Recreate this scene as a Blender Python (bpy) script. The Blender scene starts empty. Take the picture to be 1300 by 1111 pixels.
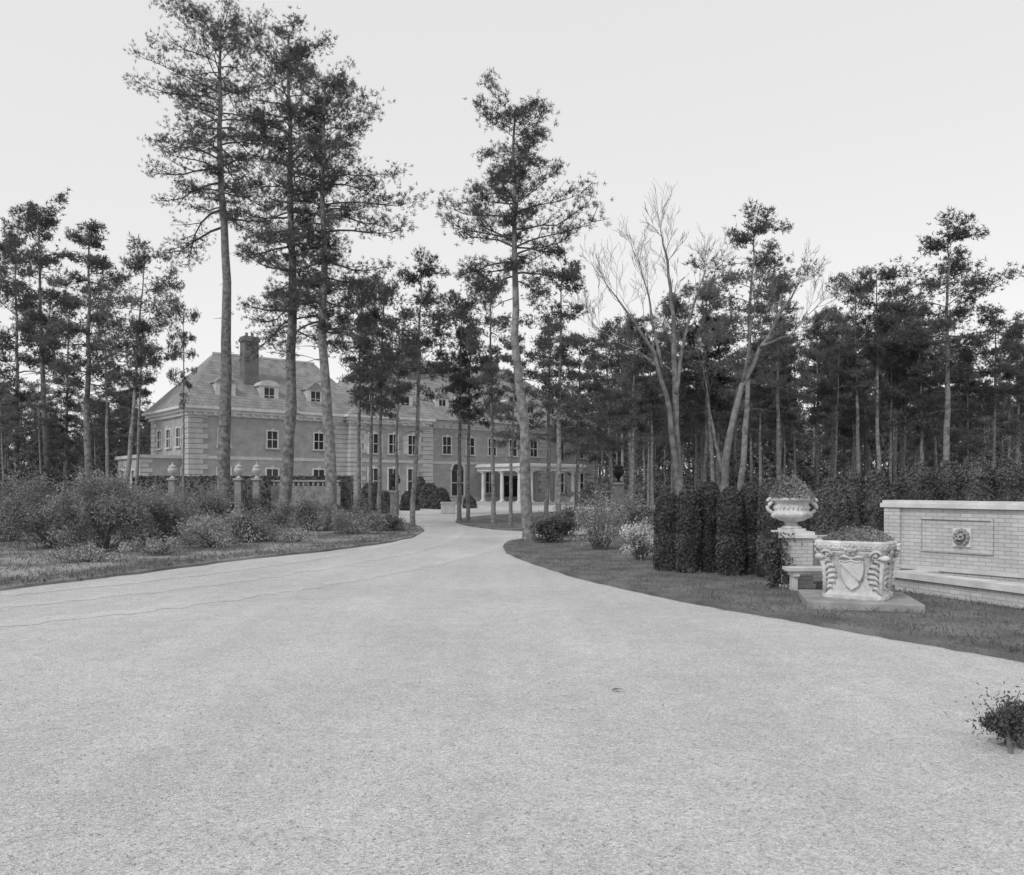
import bpy, math, random
import numpy as np
FL=1050.0; CH=2.0; HZ=618.0
def XX(px,Y): return (px-650.0)/FL*Y
def ZZ(py,Y): return CH+(HZ-py)/FL*Y
def gp(px,py):
    Y=FL*CH/(py-HZ); return (XX(px,Y),Y)
col=bpy.context.scene.collection
# ---------------------------------------------------------------- materials
MATS={}
def mat(name,c0,c1=None,scale=3.0,rough=0.85,bump=0.0,bscale=None,detail=4.0,rnd=0.0,spec=0.25,lo=0.35,hi=0.65,trans=0.0):
    if name in MATS: return MATS[name]
    if c1 is None: c1=c0
    m=bpy.data.materials.new(name); m.use_nodes=True; nt=m.node_tree; N=nt.nodes; Lk=nt.links
    b=N['Principled BSDF']; b.inputs['Roughness'].default_value=rough
    b.inputs['Specular IOR Level'].default_value=spec
    tc=N.new('ShaderNodeTexCoord'); nz=N.new('ShaderNodeTexNoise'); nz.inputs['Scale'].default_value=scale; nz.inputs['Detail'].default_value=detail
    Lk.new(tc.outputs['Object'],nz.inputs['Vector'])
    r=N.new('ShaderNodeValToRGB'); r.color_ramp.elements[0].position=lo; r.color_ramp.elements[1].position=hi
    r.color_ramp.elements[0].color=(c0,c0,c0,1); r.color_ramp.elements[1].color=(c1,c1,c1,1)
    Lk.new(nz.outputs['Fac'],r.inputs['Fac']); out=r.outputs['Color']
    if rnd>0:
        oi=N.new('ShaderNodeObjectInfo'); mr=N.new('ShaderNodeMapRange'); mr.inputs['To Min'].default_value=1-rnd; mr.inputs['To Max'].default_value=1+rnd
        Lk.new(oi.outputs['Random'],mr.inputs['Value']); vm=N.new('ShaderNodeVectorMath'); vm.operation='SCALE'
        Lk.new(out,vm.inputs[0]); Lk.new(mr.outputs[0],vm.inputs['Scale']); out=vm.outputs[0]
    Lk.new(out,b.inputs['Base Color'])
    if trans>0:
        tl=N.new('ShaderNodeBsdfTranslucent'); Lk.new(out,tl.inputs['Color']); mx=N.new('ShaderNodeMixShader'); mx.inputs[0].default_value=trans
        Lk.new(b.outputs[0],mx.inputs[1]); Lk.new(tl.outputs[0],mx.inputs[2]); Lk.new(mx.outputs[0],N['Material Output'].inputs['Surface'])
    if bump>0:
        n2=N.new('ShaderNodeTexNoise'); n2.inputs['Scale'].default_value=bscale or scale*4; n2.inputs['Detail'].default_value=5
        Lk.new(tc.outputs['Object'],n2.inputs['Vector'])
        bp=N.new('ShaderNodeBump'); bp.inputs['Strength'].default_value=bump; bp.inputs['Distance'].default_value=0.05
        Lk.new(n2.outputs['Fac'],bp.inputs['Height']); Lk.new(bp.outputs[0],b.inputs['Normal'])
    MATS[name]=m; return m
def brickmat(name,c1,c2,mort,bw,bh,ms=0.012,rot=None,bump=0.4,var=0.15):
    m=bpy.data.materials.new(name); m.use_nodes=True; nt=m.node_tree; N=nt.nodes; Lk=nt.links
    b=N['Principled BSDF']; b.inputs['Roughness'].default_value=0.8; b.inputs['Specular IOR Level'].default_value=0.3
    tc=N.new('ShaderNodeTexCoord'); sx=N.new('ShaderNodeSeparateXYZ'); ad=N.new('ShaderNodeMath'); cb=N.new('ShaderNodeCombineXYZ')
    Lk.new(tc.outputs['Object'],sx.inputs[0]); Lk.new(sx.outputs[0],ad.inputs[0]); Lk.new(sx.outputs[1],ad.inputs[1])
    Lk.new(ad.outputs[0],cb.inputs[0]); Lk.new(sx.outputs[2],cb.inputs[1])
    br=N.new('ShaderNodeTexBrick'); br.inputs['Scale'].default_value=1.0
    br.inputs['Brick Width'].default_value=bw; br.inputs['Row Height'].default_value=bh; br.inputs['Mortar Size'].default_value=ms
    br.inputs['Color1'].default_value=(c1,c1,c1,1); br.inputs['Color2'].default_value=(c2,c2,c2,1); br.inputs['Mortar'].default_value=(mort,mort,mort,1)
    Lk.new(cb.outputs[0],br.inputs['Vector'])
    nz=N.new('ShaderNodeTexNoise'); nz.inputs['Scale'].default_value=1.2; nz.inputs['Detail'].default_value=8; Lk.new(tc.outputs['Object'],nz.inputs['Vector'])
    mr=N.new('ShaderNodeMapRange'); mr.inputs['From Min'].default_value=.3; mr.inputs['From Max'].default_value=.7; mr.inputs['To Min'].default_value=1-var; mr.inputs['To Max'].default_value=1+var
    Lk.new(nz.outputs['Fac'],mr.inputs['Value']); vm=N.new('ShaderNodeVectorMath'); vm.operation='SCALE'
    Lk.new(br.outputs['Color'],vm.inputs[0]); Lk.new(mr.outputs[0],vm.inputs['Scale']); Lk.new(vm.outputs[0],b.inputs['Base Color'])
    bp=N.new('ShaderNodeBump'); bp.inputs['Strength'].default_value=bump; bp.inputs['Distance'].default_value=0.01; bp.invert=True
    Lk.new(br.outputs['Fac'],bp.inputs['Height']); Lk.new(bp.outputs[0],b.inputs['Normal'])
    return m
def gravelmat(name,base):
    m=bpy.data.materials.new(name); m.use_nodes=True; nt=m.node_tree; N=nt.nodes; Lk=nt.links
    b=N['Principled BSDF']; b.inputs['Roughness'].default_value=0.95; b.inputs['Specular IOR Level'].default_value=0.1
    tc=N.new('ShaderNodeTexCoord')
    def noise(s,d,vec=None,r=.6):
        n=N.new('ShaderNodeTexNoise'); n.inputs['Scale'].default_value=s; n.inputs['Detail'].default_value=d; n.inputs['Roughness'].default_value=r
        Lk.new(vec or tc.outputs['Object'],n.inputs['Vector']); return n.outputs['Fac']
    def rng(s,a,b_,lo=.3,hi=.7):
        mr=N.new('ShaderNodeMapRange'); mr.inputs['From Min'].default_value=lo; mr.inputs['From Max'].default_value=hi; mr.inputs['To Min'].default_value=a; mr.inputs['To Max'].default_value=b_
        Lk.new(s,mr.inputs['Value']); return mr.outputs[0]
    def mul(a,b_):
        x=N.new('ShaderNodeMath'); x.operation='MULTIPLY'; Lk.new(a,x.inputs[0]); Lk.new(b_,x.inputs[1]); return x.outputs[0]
    mp=N.new('ShaderNodeMapping'); mp.inputs['Rotation'].default_value=(0,0,math.radians(-14)); mp.inputs['Scale'].default_value=(1.1,.09,1); Lk.new(tc.outputs['Object'],mp.inputs['Vector'])
    v=N.new('ShaderNodeTexVoronoi'); v.inputs['Scale'].default_value=80; Lk.new(tc.outputs['Object'],v.inputs['Vector'])
    v2=N.new('ShaderNodeTexVoronoi'); v2.inputs['Scale'].default_value=34; Lk.new(tc.outputs['Object'],v2.inputs['Vector'])
    sp=N.new('ShaderNodeSeparateColor'); Lk.new(v.outputs['Color'],sp.inputs[0])
    sp2=N.new('ShaderNodeSeparateColor'); Lk.new(v2.outputs['Color'],sp2.inputs[0])
    c=mul(rng(noise(.28,5),.88,1.09),rng(noise(3.5,6),.92,1.07)); c=mul(c,rng(noise(1.0,3,mp.outputs[0]),.93,1.06))
    c=mul(c,rng(sp.outputs[0],.74,1.22,0,1)); c=mul(c,rng(sp2.outputs[0],.92,1.08,0,1)); c=mul(c,rng(noise(150,3),.72,1.26))
    bs=N.new('ShaderNodeMath'); bs.operation='MULTIPLY'; bs.inputs[1].default_value=base; Lk.new(c,bs.inputs[0])
    cc=N.new('ShaderNodeCombineColor'); [Lk.new(bs.outputs[0],cc.inputs[i]) for i in range(3)]
    Lk.new(cc.outputs[0],b.inputs['Base Color'])
    bp=N.new('ShaderNodeBump'); bp.inputs['Strength'].default_value=.7; bp.inputs['Distance'].default_value=.009
    Lk.new(v.outputs['Distance'],bp.inputs['Height'])
    bp2=N.new('ShaderNodeBump'); bp2.inputs['Strength'].default_value=.3; bp2.inputs['Distance'].default_value=.02
    Lk.new(noise(10,5),bp2.inputs['Height']); Lk.new(bp.outputs[0],bp2.inputs['Normal']); Lk.new(bp2.outputs[0],b.inputs['Normal'])
    return m
M_grav=gravelmat('gravel',.515); M_gravt=gravelmat('gravel_worn',.54)
M_floor=mat('forest_floor',.06,.13,.6,.95,.5,6)
M_lawn=mat('lawn',.10,.20,1.1,.95,.6,25,detail=8)
M_rough=mat('rough_ground',.12,.33,.5,.95,.6,20,detail=10,lo=.35,hi=.62)
M_grass=mat('grass_blades',.09,.19,1.5,.8)
M_bark=mat('pine_bark',.12,.29,5,.95,.9,14,detail=8,rnd=.15)
M_barkd=mat('dark_bark',.09,.18,5,.95,.8,14,rnd=.2)
M_bare=mat('pale_bark',.12,.25,3,.9,.6,12)
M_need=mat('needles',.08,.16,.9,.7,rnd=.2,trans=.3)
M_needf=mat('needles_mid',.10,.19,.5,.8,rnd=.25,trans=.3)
M_needw_haze=mat('needles_wood_hazed',.12,.22,.5,.8,rnd=.3,trans=.3)  # paler than the nearer needles: distance haze put into the colour
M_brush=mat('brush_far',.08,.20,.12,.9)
M_leaf=mat('leaf_mid',.16,.34,1.4,.6,rnd=.2,trans=.25)
M_leafd=mat('leaf_dark',.07,.16,2.0,.6,rnd=.2)
M_hedge=mat('leaf_hedge',.055,.125,2.5,.6,rnd=.25)
M_leafl=mat('leaf_pale',.22,.42,2.0,.6)
M_leafw=mat('leaf_white',.4,.66,4.0,.6)
M_stem=mat('stem',.10,.20,5,.9)
M_stone=mat('marble',.50,.68,3.0,.6,.3,30,detail=8)
M_stonew=mat('worn_marble',.44,.68,5.0,.7,.5,22,detail=8)
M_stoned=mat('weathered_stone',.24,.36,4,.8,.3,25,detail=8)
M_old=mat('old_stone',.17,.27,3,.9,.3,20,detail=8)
M_coping=mat('coping',.50,.66,3,.7,.2,30,detail=8)
M_brick=brickmat('pale_brick',.55,.46,.30,.215,.072,.006)
M_wall=brickmat('roughcast',.38,.34,.35,.6,.2,.01,bump=.1,var=.18)
M_trim=mat('trim',.48,.60,1.5,.7)
M_white=mat('white_trim',.56,.66,1.5,.7)
M_quoin=mat('quoin',.42,.52,1.0,.8)
M_slate=brickmat('slate',.29,.23,.16,.45,.28,.02,bump=.6,var=.25)
M_chim=brickmat('chimney_brick',.17,.13,.21,.3,.1,.01)
M_glass=mat('glass',.02,.05,1,.15,spec=.5)
M_iron=mat('dark_iron',.02,.03,3,.5)
M_soil=mat('soil',.04,.06,5,.95)
# ---------------------------------------------------------------- builders
class MB:
    def __init__(s): s.v=[]; s.f=[]
    def box(s,x0,x1,y0,y1,z0,z1):
        x0,x1=min(x0,x1),max(x0,x1); y0,y1=min(y0,y1),max(y0,y1)
        n=len(s.v); s.v+=[(x0,y0,z0),(x1,y0,z0),(x1,y1,z0),(x0,y1,z0),(x0,y0,z1),(x1,y0,z1),(x1,y1,z1),(x0,y1,z1)]
        s.f+=[tuple(n+i for i in q) for q in ((3,2,1,0),(4,5,6,7),(0,1,5,4),(1,2,6,5),(2,3,7,6),(3,0,4,7))]; return s
    def tube(s,pts,rad,n=5,cap=True):
        pts=[np.array(p,float) for p in pts]; b=len(s.v)
        for i,p in enumerate(pts):
            t=pts[min(i+1,len(pts)-1)]-pts[max(i-1,0)]; L=math.sqrt(t@t); t=t/(L if L>1e-9 else 1)
            if abs(t[2])>.8: a=np.array((0,t[2],-t[1]))
            else: a=np.array((t[1],-t[0],0.))
            a/=math.sqrt(a@a); c=np.array((t[1]*a[2]-t[2]*a[1],t[2]*a[0]-t[0]*a[2],t[0]*a[1]-t[1]*a[0]))
            r=rad[i] if hasattr(rad,'__len__') else rad
            for k in range(n):
                q=2*math.pi*k/n; w=p+r*(math.cos(q)*a+math.sin(q)*c); s.v.append((w[0],w[1],w[2]))
        for i in range(len(pts)-1):
            for k in range(n):
                k2=(k+1)%n; s.f.append((b+i*n+k,b+i*n+k2,b+(i+1)*n+k2,b+(i+1)*n+k))
        if cap:
            s.f.append(tuple(b+k for k in range(n))[::-1]); e=b+(len(pts)-1)*n; s.f.append(tuple(e+k for k in range(n)))
        return s
    def lathe(s,prof,n=32,c=(0,0,0),fn=None):
        b=len(s.v)
        for (r,z) in prof:
            for k in range(n):
                q=2*math.pi*k/n; rr=r*(fn(q,z) if fn else 1.0)
                s.v.append((c[0]+rr*math.cos(q),c[1]+rr*math.sin(q),c[2]+z))
        for i in range(len(prof)-1):
            for k in range(n):
                k2=(k+1)%n; s.f.append((b+i*n+k,b+i*n+k2,b+(i+1)*n+k2,b+(i+1)*n+k))
        s.f.append(tuple(b+k for k in range(n))[::-1]); e=b+(len(prof)-1)*n; s.f.append(tuple(e+k for k in range(n)))
        return s
    def ball(s,c,r,n=8,m=6):
        r=(r,r,r) if not hasattr(r,'__len__') else r
        b=len(s.v)
        for i in range(1,m):
            a=math.pi*i/m
            for k in range(n):
                q=2*math.pi*k/n; s.v.append((c[0]+r[0]*math.sin(a)*math.cos(q),c[1]+r[1]*math.sin(a)*math.sin(q),c[2]+r[2]*math.cos(a)))
        s.v.append((c[0],c[1],c[2]+r[2])); s.v.append((c[0],c[1],c[2]-r[2])); T=len(s.v)-2
        for i in range(m-2):
            for k in range(n):
                k2=(k+1)%n; s.f.append((b+i*n+k,b+(i+1)*n+k,b+(i+1)*n+k2,b+i*n+k2))
        for k in range(n):
            k2=(k+1)%n; s.f.append((T,b+k,b+k2)); s.f.append((T+1,b+(m-2)*n+k2,b+(m-2)*n+k))
        return s
    def poly(s,pts,z0,z1):
        n=len(pts); b=len(s.v)
        s.v+=[(p[0],p[1],z1) for p in pts]; s.f.append(tuple(b+i for i in range(n)))
        if z0 is not None:
            s.v+=[(p[0],p[1],z0) for p in pts]
            for i in range(n):
                j=(i+1)%n; s.f.append((b+j,b+i,b+n+i,b+n+j))
        return s
    def build(s,name,m,parent=None,smooth=False):
        me=bpy.data.meshes.new(name); me.from_pydata([tuple(map(float,p)) for p in s.v],[],s.f); me.update()
        if smooth: me.polygons.foreach_set('use_smooth',[True]*len(me.polygons))
        me.materials.append(m); o=bpy.data.objects.new(name,me); col.objects.link(o)
        if parent: o.parent=parent
        return o
def npobj(name,parts,m,parent=None):
    Vs=[];Fs=[];n=0
    for V,F in parts:
        V=np.asarray(V,dtype=np.float32).reshape(-1,3); F=np.asarray(F,dtype=np.int32); Vs.append(V);Fs.append(F+n);n+=len(V)
    V=np.concatenate(Vs);F=np.concatenate(Fs)
    me=bpy.data.meshes.new(name); me.vertices.add(len(V)); me.vertices.foreach_set('co',V.ravel())
    me.loops.add(F.size); me.loops.foreach_set('vertex_index',F.ravel())
    me.polygons.add(len(F)); me.polygons.foreach_set('loop_start',np.arange(0,F.size,3,dtype=np.int32))
    me.update(calc_edges=True); me.validate(); me.materials.append(m)
    o=bpy.data.objects.new(name,me); col.objects.link(o)
    if parent: o.parent=parent
    return o
def norm(a): return a/np.maximum(np.linalg.norm(a,axis=-1,keepdims=True),1e-9)
def needles(P,A,m,L,w,rg,spread=.6):
    N=len(P); d=norm(A[:,None,:]*.6+rg.normal(size=(N,m,3))*spread); sd=norm(np.cross(d,rg.normal(size=(N,m,3))))
    b=P[:,None,:]+rg.normal(size=(N,m,3))*.03; ln=L*rg.uniform(.65,1.15,(N,m,1))
    V=np.stack([b-sd*w/2,b+sd*w/2,b+d*ln],axis=2).reshape(-1,3)
    return V,np.arange(len(V)).reshape(-1,3)
def leaves(P,size,rg,up=.3):
    N=len(P); a=norm(rg.normal(size=(N,3))); b=norm(np.cross(a,rg.normal(size=(N,3))+np.array((0,0,up))))
    s=size*rg.uniform(.6,1.2,(N,1))
    V=np.stack([P-a*s,P+b*s*.42,P+a*s,P-b*s*.42],axis=1).reshape(-1,3)
    q=np.arange(N)[:,None]*4
    return V,np.concatenate([q+np.array([0,1,2]),q+np.array([0,2,3])])
def mb_tris(mb):
    F=[]
    for f in mb.f:
        for i in range(1,len(f)-1): F.append((f[0],f[i],f[i+1]))
    return np.array(mb.v),np.array(F)
def thing(name,label,cat,loc=(0,0,0),rz=0,group=None,scale=None):
    o=bpy.data.objects.new(name,None); col.objects.link(o); o.location=loc; o.rotation_euler=(0,0,rz); o.empty_display_size=.2
    if scale: o.scale=scale
    o['label']=label;o['category']=cat
    if group:o['group']=group
    return o
def tag(o,label,cat,group=None):
    o['label']=label;o['category']=cat
    if group:o['group']=group
    return o
def struct(o): o['kind']='structure'; return o
def catmull(pts,n=6):
    out=[]
    for i in range(len(pts)-1):
        p0=pts[max(i-1,0)];p1=pts[i];p2=pts[i+1];p3=pts[min(i+2,len(pts)-1)]
        for k in range(n):
            t=k/n; out.append(tuple(.5*(2*p1[j]+(p2[j]-p0[j])*t+(2*p0[j]-5*p1[j]+4*p2[j]-p3[j])*t*t+(3*p1[j]-p0[j]-3*p2[j]+p3[j])*t**3) for j in range(2)))
    out.append(tuple(pts[-1])); return out
# ---------------------------------------------------------------- ground
struct(MB().poly([(-900,-60),(900,-60),(900,1500),(-900,1500)],None,-.004).build('ground',M_floor))
struct(MB().poly([(-62,-12),(62,-12),(62,50),(22,62),(22,112),(-32,112),(-36,72),(-62,60)],None,0.0).build('gravel_drive',M_grav))
RL=catmull([gp(*p) for p in [(1700,905),(1400,860),(1250,832),(1150,815),(1050,797),(960,781),(880,767),(800,750),(740,736),(690,721),(655,708),(641,700),(641,693),(655,687),(700,683),(790,676),(880,668)]])
right_lawn=RL+[(16,57),(20,70),(62,70),(62,6)]
LL=catmull([gp(*p) for p in [(-700,850),(-300,795),(-60,758),(40,745),(150,732),(300,712),(430,698),(505,687),(533,678),(536,673),(525,668),(500,664),(460,658)]])
left_lawn=LL+[(-14,62),(-31,70),(-62,70),(-62,9)]
IS=catmull([gp(*p) for p in [(578,663),(590,667),(615,671),(650,674),(700,674),(760,668),(830,660),(820,652),(760,649),(690,651),(620,655),(588,659),(578,663)]])[:-1]
def rough_edge(poly,n,amp):
    r=np.random.default_rng(2); return [(x+r.normal()*amp,y+r.normal()*amp) if i<n else (x,y) for i,(x,y) in enumerate(poly)]
struct(MB().poly(rough_edge(right_lawn,len(RL),.02),0,.06).build('right_lawn',M_lawn))
struct(MB().poly(rough_edge(left_lawn,len(LL),.05),0,.06).build('left_lawn',M_rough))
struct(MB().poly(IS,0,.06).build('island_lawn',M_lawn))
tr0=np.array(catmull([(-15,11.2),(-11,13.6),(-8.2,16.6),(-6.2,20.5),(-4.6,25.5),(-3.8,31),(-3.8,38),(-4.6,46)],24))
rr=np.random.default_rng(1)
for off,wd in ((-.2,.5),(1.5,.45),(3.6,.5)):
    d=norm(np.gradient(tr0,axis=0)); nrm=np.stack([d[:,1],-d[:,0]],1); c=tr0+nrm*off
    j1=rr.normal(size=(len(c),1))*.08; j2=rr.normal(size=(len(c),1))*.08
    Lp=c-nrm*(wd/2+j1); Rp=c+nrm*(wd/2+j2); mb=MB(); n=len(c)
    mb.v=[(p[0],p[1],.004) for p in Lp]+[(p[0],p[1],.004) for p in Rp]; mb.f=[(i,n+i,n+i+1,i+1) for i in range(n-1)]
    struct(mb.build('wheel_track',M_gravt))
def inpoly(P,poly):
    x,y=P[:,0],P[:,1]; ins=np.zeros(len(P),bool); n=len(poly)
    for i in range(n):
        x1,y1=poly[i];x2,y2=poly[(i+1)%n]
        if y1==y2: continue
        c=((y1>y)!=(y2>y))&(x<(x2-x1)*(y-y1)/(y2-y1)+x1); ins^=c
    return ins
rg=np.random.default_rng(5)
def grass(poly,N,y0,y1,x0,x1,h,w,name,edge=None):
    Y=y0*(y1/y0)**rg.uniform(0,1,N); Xp=rg.uniform(x0,x1,N)
    P=np.stack([Xp,Y],1); P=P[inpoly(P,poly)]
    if edge is not None:
        E=np.array(edge); Q=P[:,None,:]-E[None,:,:]; dist=np.sqrt((Q**2).sum(2)).min(1)
        P=P[(dist<1.3)|(rg.uniform(0,1,len(P))<.3)]
    n=len(P); P3=np.concatenate([P,np.full((n,1),.055)],1)
    A=np.tile(np.array((0,0,1.4)),(n,1)); V,F=needles(P3,A,2,h,w,rg,.45)
    o=npobj(name,[(V,F)],M_grass); o['kind']='stuff'; return o
o=grass(right_lawn,70000,9,36,-1,17,.055,.014,'grass'); o['label']='short mown grass on the verge beside the hedge';o['category']='grass'
o=grass(left_lawn,90000,13,45,-24,-4,.09,.018,'grass',edge=LL[::2]); o['label']='rough grass along the left drive edge';o['category']='grass'
n=16000; Y=3.6*(15/3.6)**rg.uniform(0,1,n); P=np.stack([rg.uniform(-.68,.66,n)*Y,Y],1); P=P[~inpoly(P,right_lawn)&~inpoly(P,left_lawn)]; n=len(P)
base=np.array([(1,0,0),(0,1,0),(-1,0,0),(0,-1,0),(0,0,.7),(0,0,-.7)])
S=rg.uniform(.003,.010,(n,1,1)); rot=rg.uniform(0,6.28,n); B=base[None]*S*rg.uniform(.6,1.3,(n,6,1))
c,s_=np.cos(rot)[:,None],np.sin(rot)[:,None]; V=np.stack([B[:,:,0]*c-B[:,:,1]*s_,B[:,:,0]*s_+B[:,:,1]*c,B[:,:,2]+.003],2); V[:,:,:2]+=P[:,None,:]
fq=np.array([(0,1,4),(1,2,4),(2,3,4),(3,0,4)]); Fq=(np.arange(n)[:,None,None]*6+fq[None]).reshape(-1,3)
M_peb=mat('pebbles',.25,.72,14,.9)
o=npobj('pebbles',[(V.reshape(-1,3),Fq)],M_peb); o['kind']='stuff'; o['label']='loose pebbles on the gravel drive'; o['category']='gravel'
lx,ly=gp(782,878); mb=MB(); mb.v=[(-.05,0,.01),(-.02,.025,.025),(.03,.02,.015),(.07,0,.03),(.02,-.02,.02),(-.02,-.022,.012)]; mb.f=[(0,1,4,5),(1,2,3,4)]
t=mb.build('fallen_leaf',M_stem); t.location=(lx,ly,.004); t.rotation_euler=(0,0,-.5); tag(t,'small dark dead leaf lying alone on the pale gravel','leaf')
# ---------------------------------------------------------------- trees
PROF=[(0,.7),(.2,1),(.5,.85),(.8,.65),(1,.4)]
def pine_parts(seed,H,r0,path,cb,R,nb,m,L,w,prof=PROF,dead=6,ds=.24,extra=(),tk=4,jt=.26,sec=.42,topt=8,wb=.05,topel=.55):
    rg=np.random.default_rng(seed); tr=MB(); lb=MB(); P=[];A=[]
    ts=[p[0] for p in path]
    def pos(t): return np.array((np.interp(t,ts,[p[1] for p in path]),np.interp(t,ts,[p[2] for p in path]),t*H))
    wob=rg.normal(size=(20,2))*wb
    def tp(t):
        p=pos(t); i=t*18; a=int(i); f=i-a; q=wob[a]*(1-f)+wob[min(a+1,19)]*f; p[:2]+=q*min(1,t*8); return p
    def tr_r(t): return r0*(1-.86*t**1.1)+r0*.35*max(0,1-t/.025)*(t<.025)
    tt=[0,.01,.03]+list(np.linspace(.07,1,17)); tr.tube([tp(t) for t in tt],[tr_r(t) for t in tt],9)
    jobs=[]
    for i in range(nb):
        s=min(1,((i+rg.uniform()*1.6)/nb)); lf=rg.choice([rg.uniform(.35,.7),rg.uniform(.75,1.25)],p=[.35,.65])
        jobs.append((cb+(1-cb)*s*.985,s,i*2.4+rg.normal()*.7,R*np.interp(s,[q[0] for q in prof],[q[1] for q in prof])*lf,None))
    for e in extra: jobs.append((e[0],max(0,(e[0]-cb)/(1-cb)),e[1],e[2],e[3]))
    for (t,s,az,Lb,el) in jobs:
        if el is None: el=np.interp(s,[0,.5,1],[.05,.3,topel])+rg.normal()*.2
        p=tp(t); n=6; st=Lb/n; pts=[p]; dirs=[]; e=el; a=az
        for k in range(n):
            e+= (-.12 if k<3 else .10)+rg.normal()*.13; a+=rg.normal()*.2
            d=np.array((math.cos(a)*math.cos(e),math.sin(a)*math.cos(e),math.sin(e))); dirs.append((a,e)); p=p+d*st; pts.append(p)
        rb=max(.018,min(tr_r(t)*.42,.016*Lb+.015)); lb.tube(pts,[rb*(1-.8*k/n) for k in range(n+1)],4,False)
        drop=.1 if Lb>1.6 else .35
        for k in range(2 if Lb>1.5 else 1,n+1):
            for sd in (-1,1):
                if rg.uniform()<drop: continue
                l2=max(.35,Lb*sec*(1.2-k/n*.7)*rg.uniform(.5,1.25)); a2=dirs[k-1][0]+sd*rg.uniform(.35,1.2); e2=dirs[k-1][1]+rg.uniform(-.2,.65)
                d=np.array((math.cos(a2)*math.cos(e2),math.sin(a2)*math.cos(e2),math.sin(e2)))
                q0=pts[k]; q1=q0+d*l2*.5; q2=q0+d*l2+np.array((0,0,.06*l2)); lb.tube([q0,q1,q2],[.35*rb+.005,.25*rb+.003,.005],3,False)
                nn=max(2,int(l2*.8/ds))
                for j in range(nn):
                    f=.2+.8*(j+rg.uniform())/nn; c=q0+(q2-q0)*f; J=rg.normal(size=(tk,3))*np.array((jt,jt,jt*.6))*min(1,l2+.2)
                    P.append(c+J); A.append(np.tile(d*.5+np.array((0,0,.5)),(tk,1))+J*1.5)
        J=rg.normal(size=(tk*2,3))*.18; P.append(pts[-1]+J); A.append(np.tile(np.array((math.cos(a),math.sin(a),.7)),(tk*2,1)))
    for i in range(dead):
        t=cb*rg.uniform(.5,1.0); a=rg.uniform(0,6.28); l=rg.uniform(.3,1.5)*min(1,R/2.5); p=tp(t); q=p+np.array((math.cos(a),math.sin(a),rg.uniform(-.3,.25)))*l
        lb.tube([p,(p+q)/2+np.array((0,0,.05)),q],[.03,.02,.008],3,False)
    top=tp(1.0); k=topt*3
    P.append(top+np.stack([rg.normal(size=k)*.3,rg.normal(size=k)*.3,.1-abs(rg.normal(size=k))*.4],1)); A.append(np.tile(np.array((0,0,1.)),(k,1)))
    fol=needles(np.concatenate(P),norm(np.concatenate(A)),m,L,w,rg,.8)
    return tr,lb,fol
def hero(label,bp,by,Y,pix,H,r0,cb,R,nb,seed,**k):
    base=XX(bp,Y); path=[(t,XX(px,Y)-base,dy) for (t,px,dy) in pix]
    o=thing('pine_tree',label,'pine tree',(base,Y,0)); tr,lb,fo=pine_parts(seed,H,r0,path,cb,R,nb,k.pop('m',11),k.pop('L',.17),k.pop('w',.025),**k)
    tr.build('trunk',M_bark,o,True); lb.build('branches',M_barkd,o,True); npobj('crown',[fo],M_need,o); return o
hero('tallest pine with broad crown, leftmost of the three big pines before the house',283,665,45,[(0,283,0),(.5,288,0),(.75,279,.1),(1,277,.2)],27.6,.37,.60,3.9,70,11,prof=[(0,.6),(.25,.75),(.5,.85),(.8,1),(1,.65)],extra=[(.585,3.05,5.0,.05),(.62,3.3,4.4,.05),(.60,.1,3.2,0),(.80,2.9,4.2,.1),(.70,3.2,4.0,.1)],ds=.27,jt=.3)
hero('dense tall pine in the middle of the three big pines before the house',358,672,39,[(0,358,0),(.25,370,0),(.5,371,0),(1,366,0)],23.2,.31,.40,2.8,78,12,prof=[(0,.85),(.2,.85),(.5,.9),(.8,1),(1,.65)],dead=10,jt=.3)
hero('big pine with long right hand boughs, rightmost of the three before the house',420,675,37,[(0,420,0),(.25,416,0),(.45,408,0),(.7,410,0),(1,412,0)],20.3,.28,.43,2.8,70,13,prof=[(0,.75),(.2,.7),(.45,.9),(.75,1),(1,.55)],extra=[(.66,.1,3.9,.2),(.72,-.2,4.2,.15),(.60,.3,2.8,-.1),(.78,.2,3.4,.2)],jt=.3)
hero('lone slim pine with open crown standing at the lawn edge by the drive',672,688,30,[(0,672,0),(.15,667,0),(.45,656,0),(.7,652,0),(.85,652,0),(1,655,0)],15.7,.22,.60,2.3,40,14,prof=[(0,.5),(.28,1),(.5,.75),(.8,.68),(1,.55)],extra=[(.68,-.1,3.0,.5),(.72,0.15,3.1,.35),(.76,-.3,2.7,.3),(.69,3.1,2.7,.45),(.75,2.9,2.7,.3),(.62,.2,2.0,.2),(.63,3.3,1.7,.1)],ds=.22,L=.15,w=.022,jt=.22,topel=.35)
VAR=[]
vr=np.random.default_rng(77)
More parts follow.
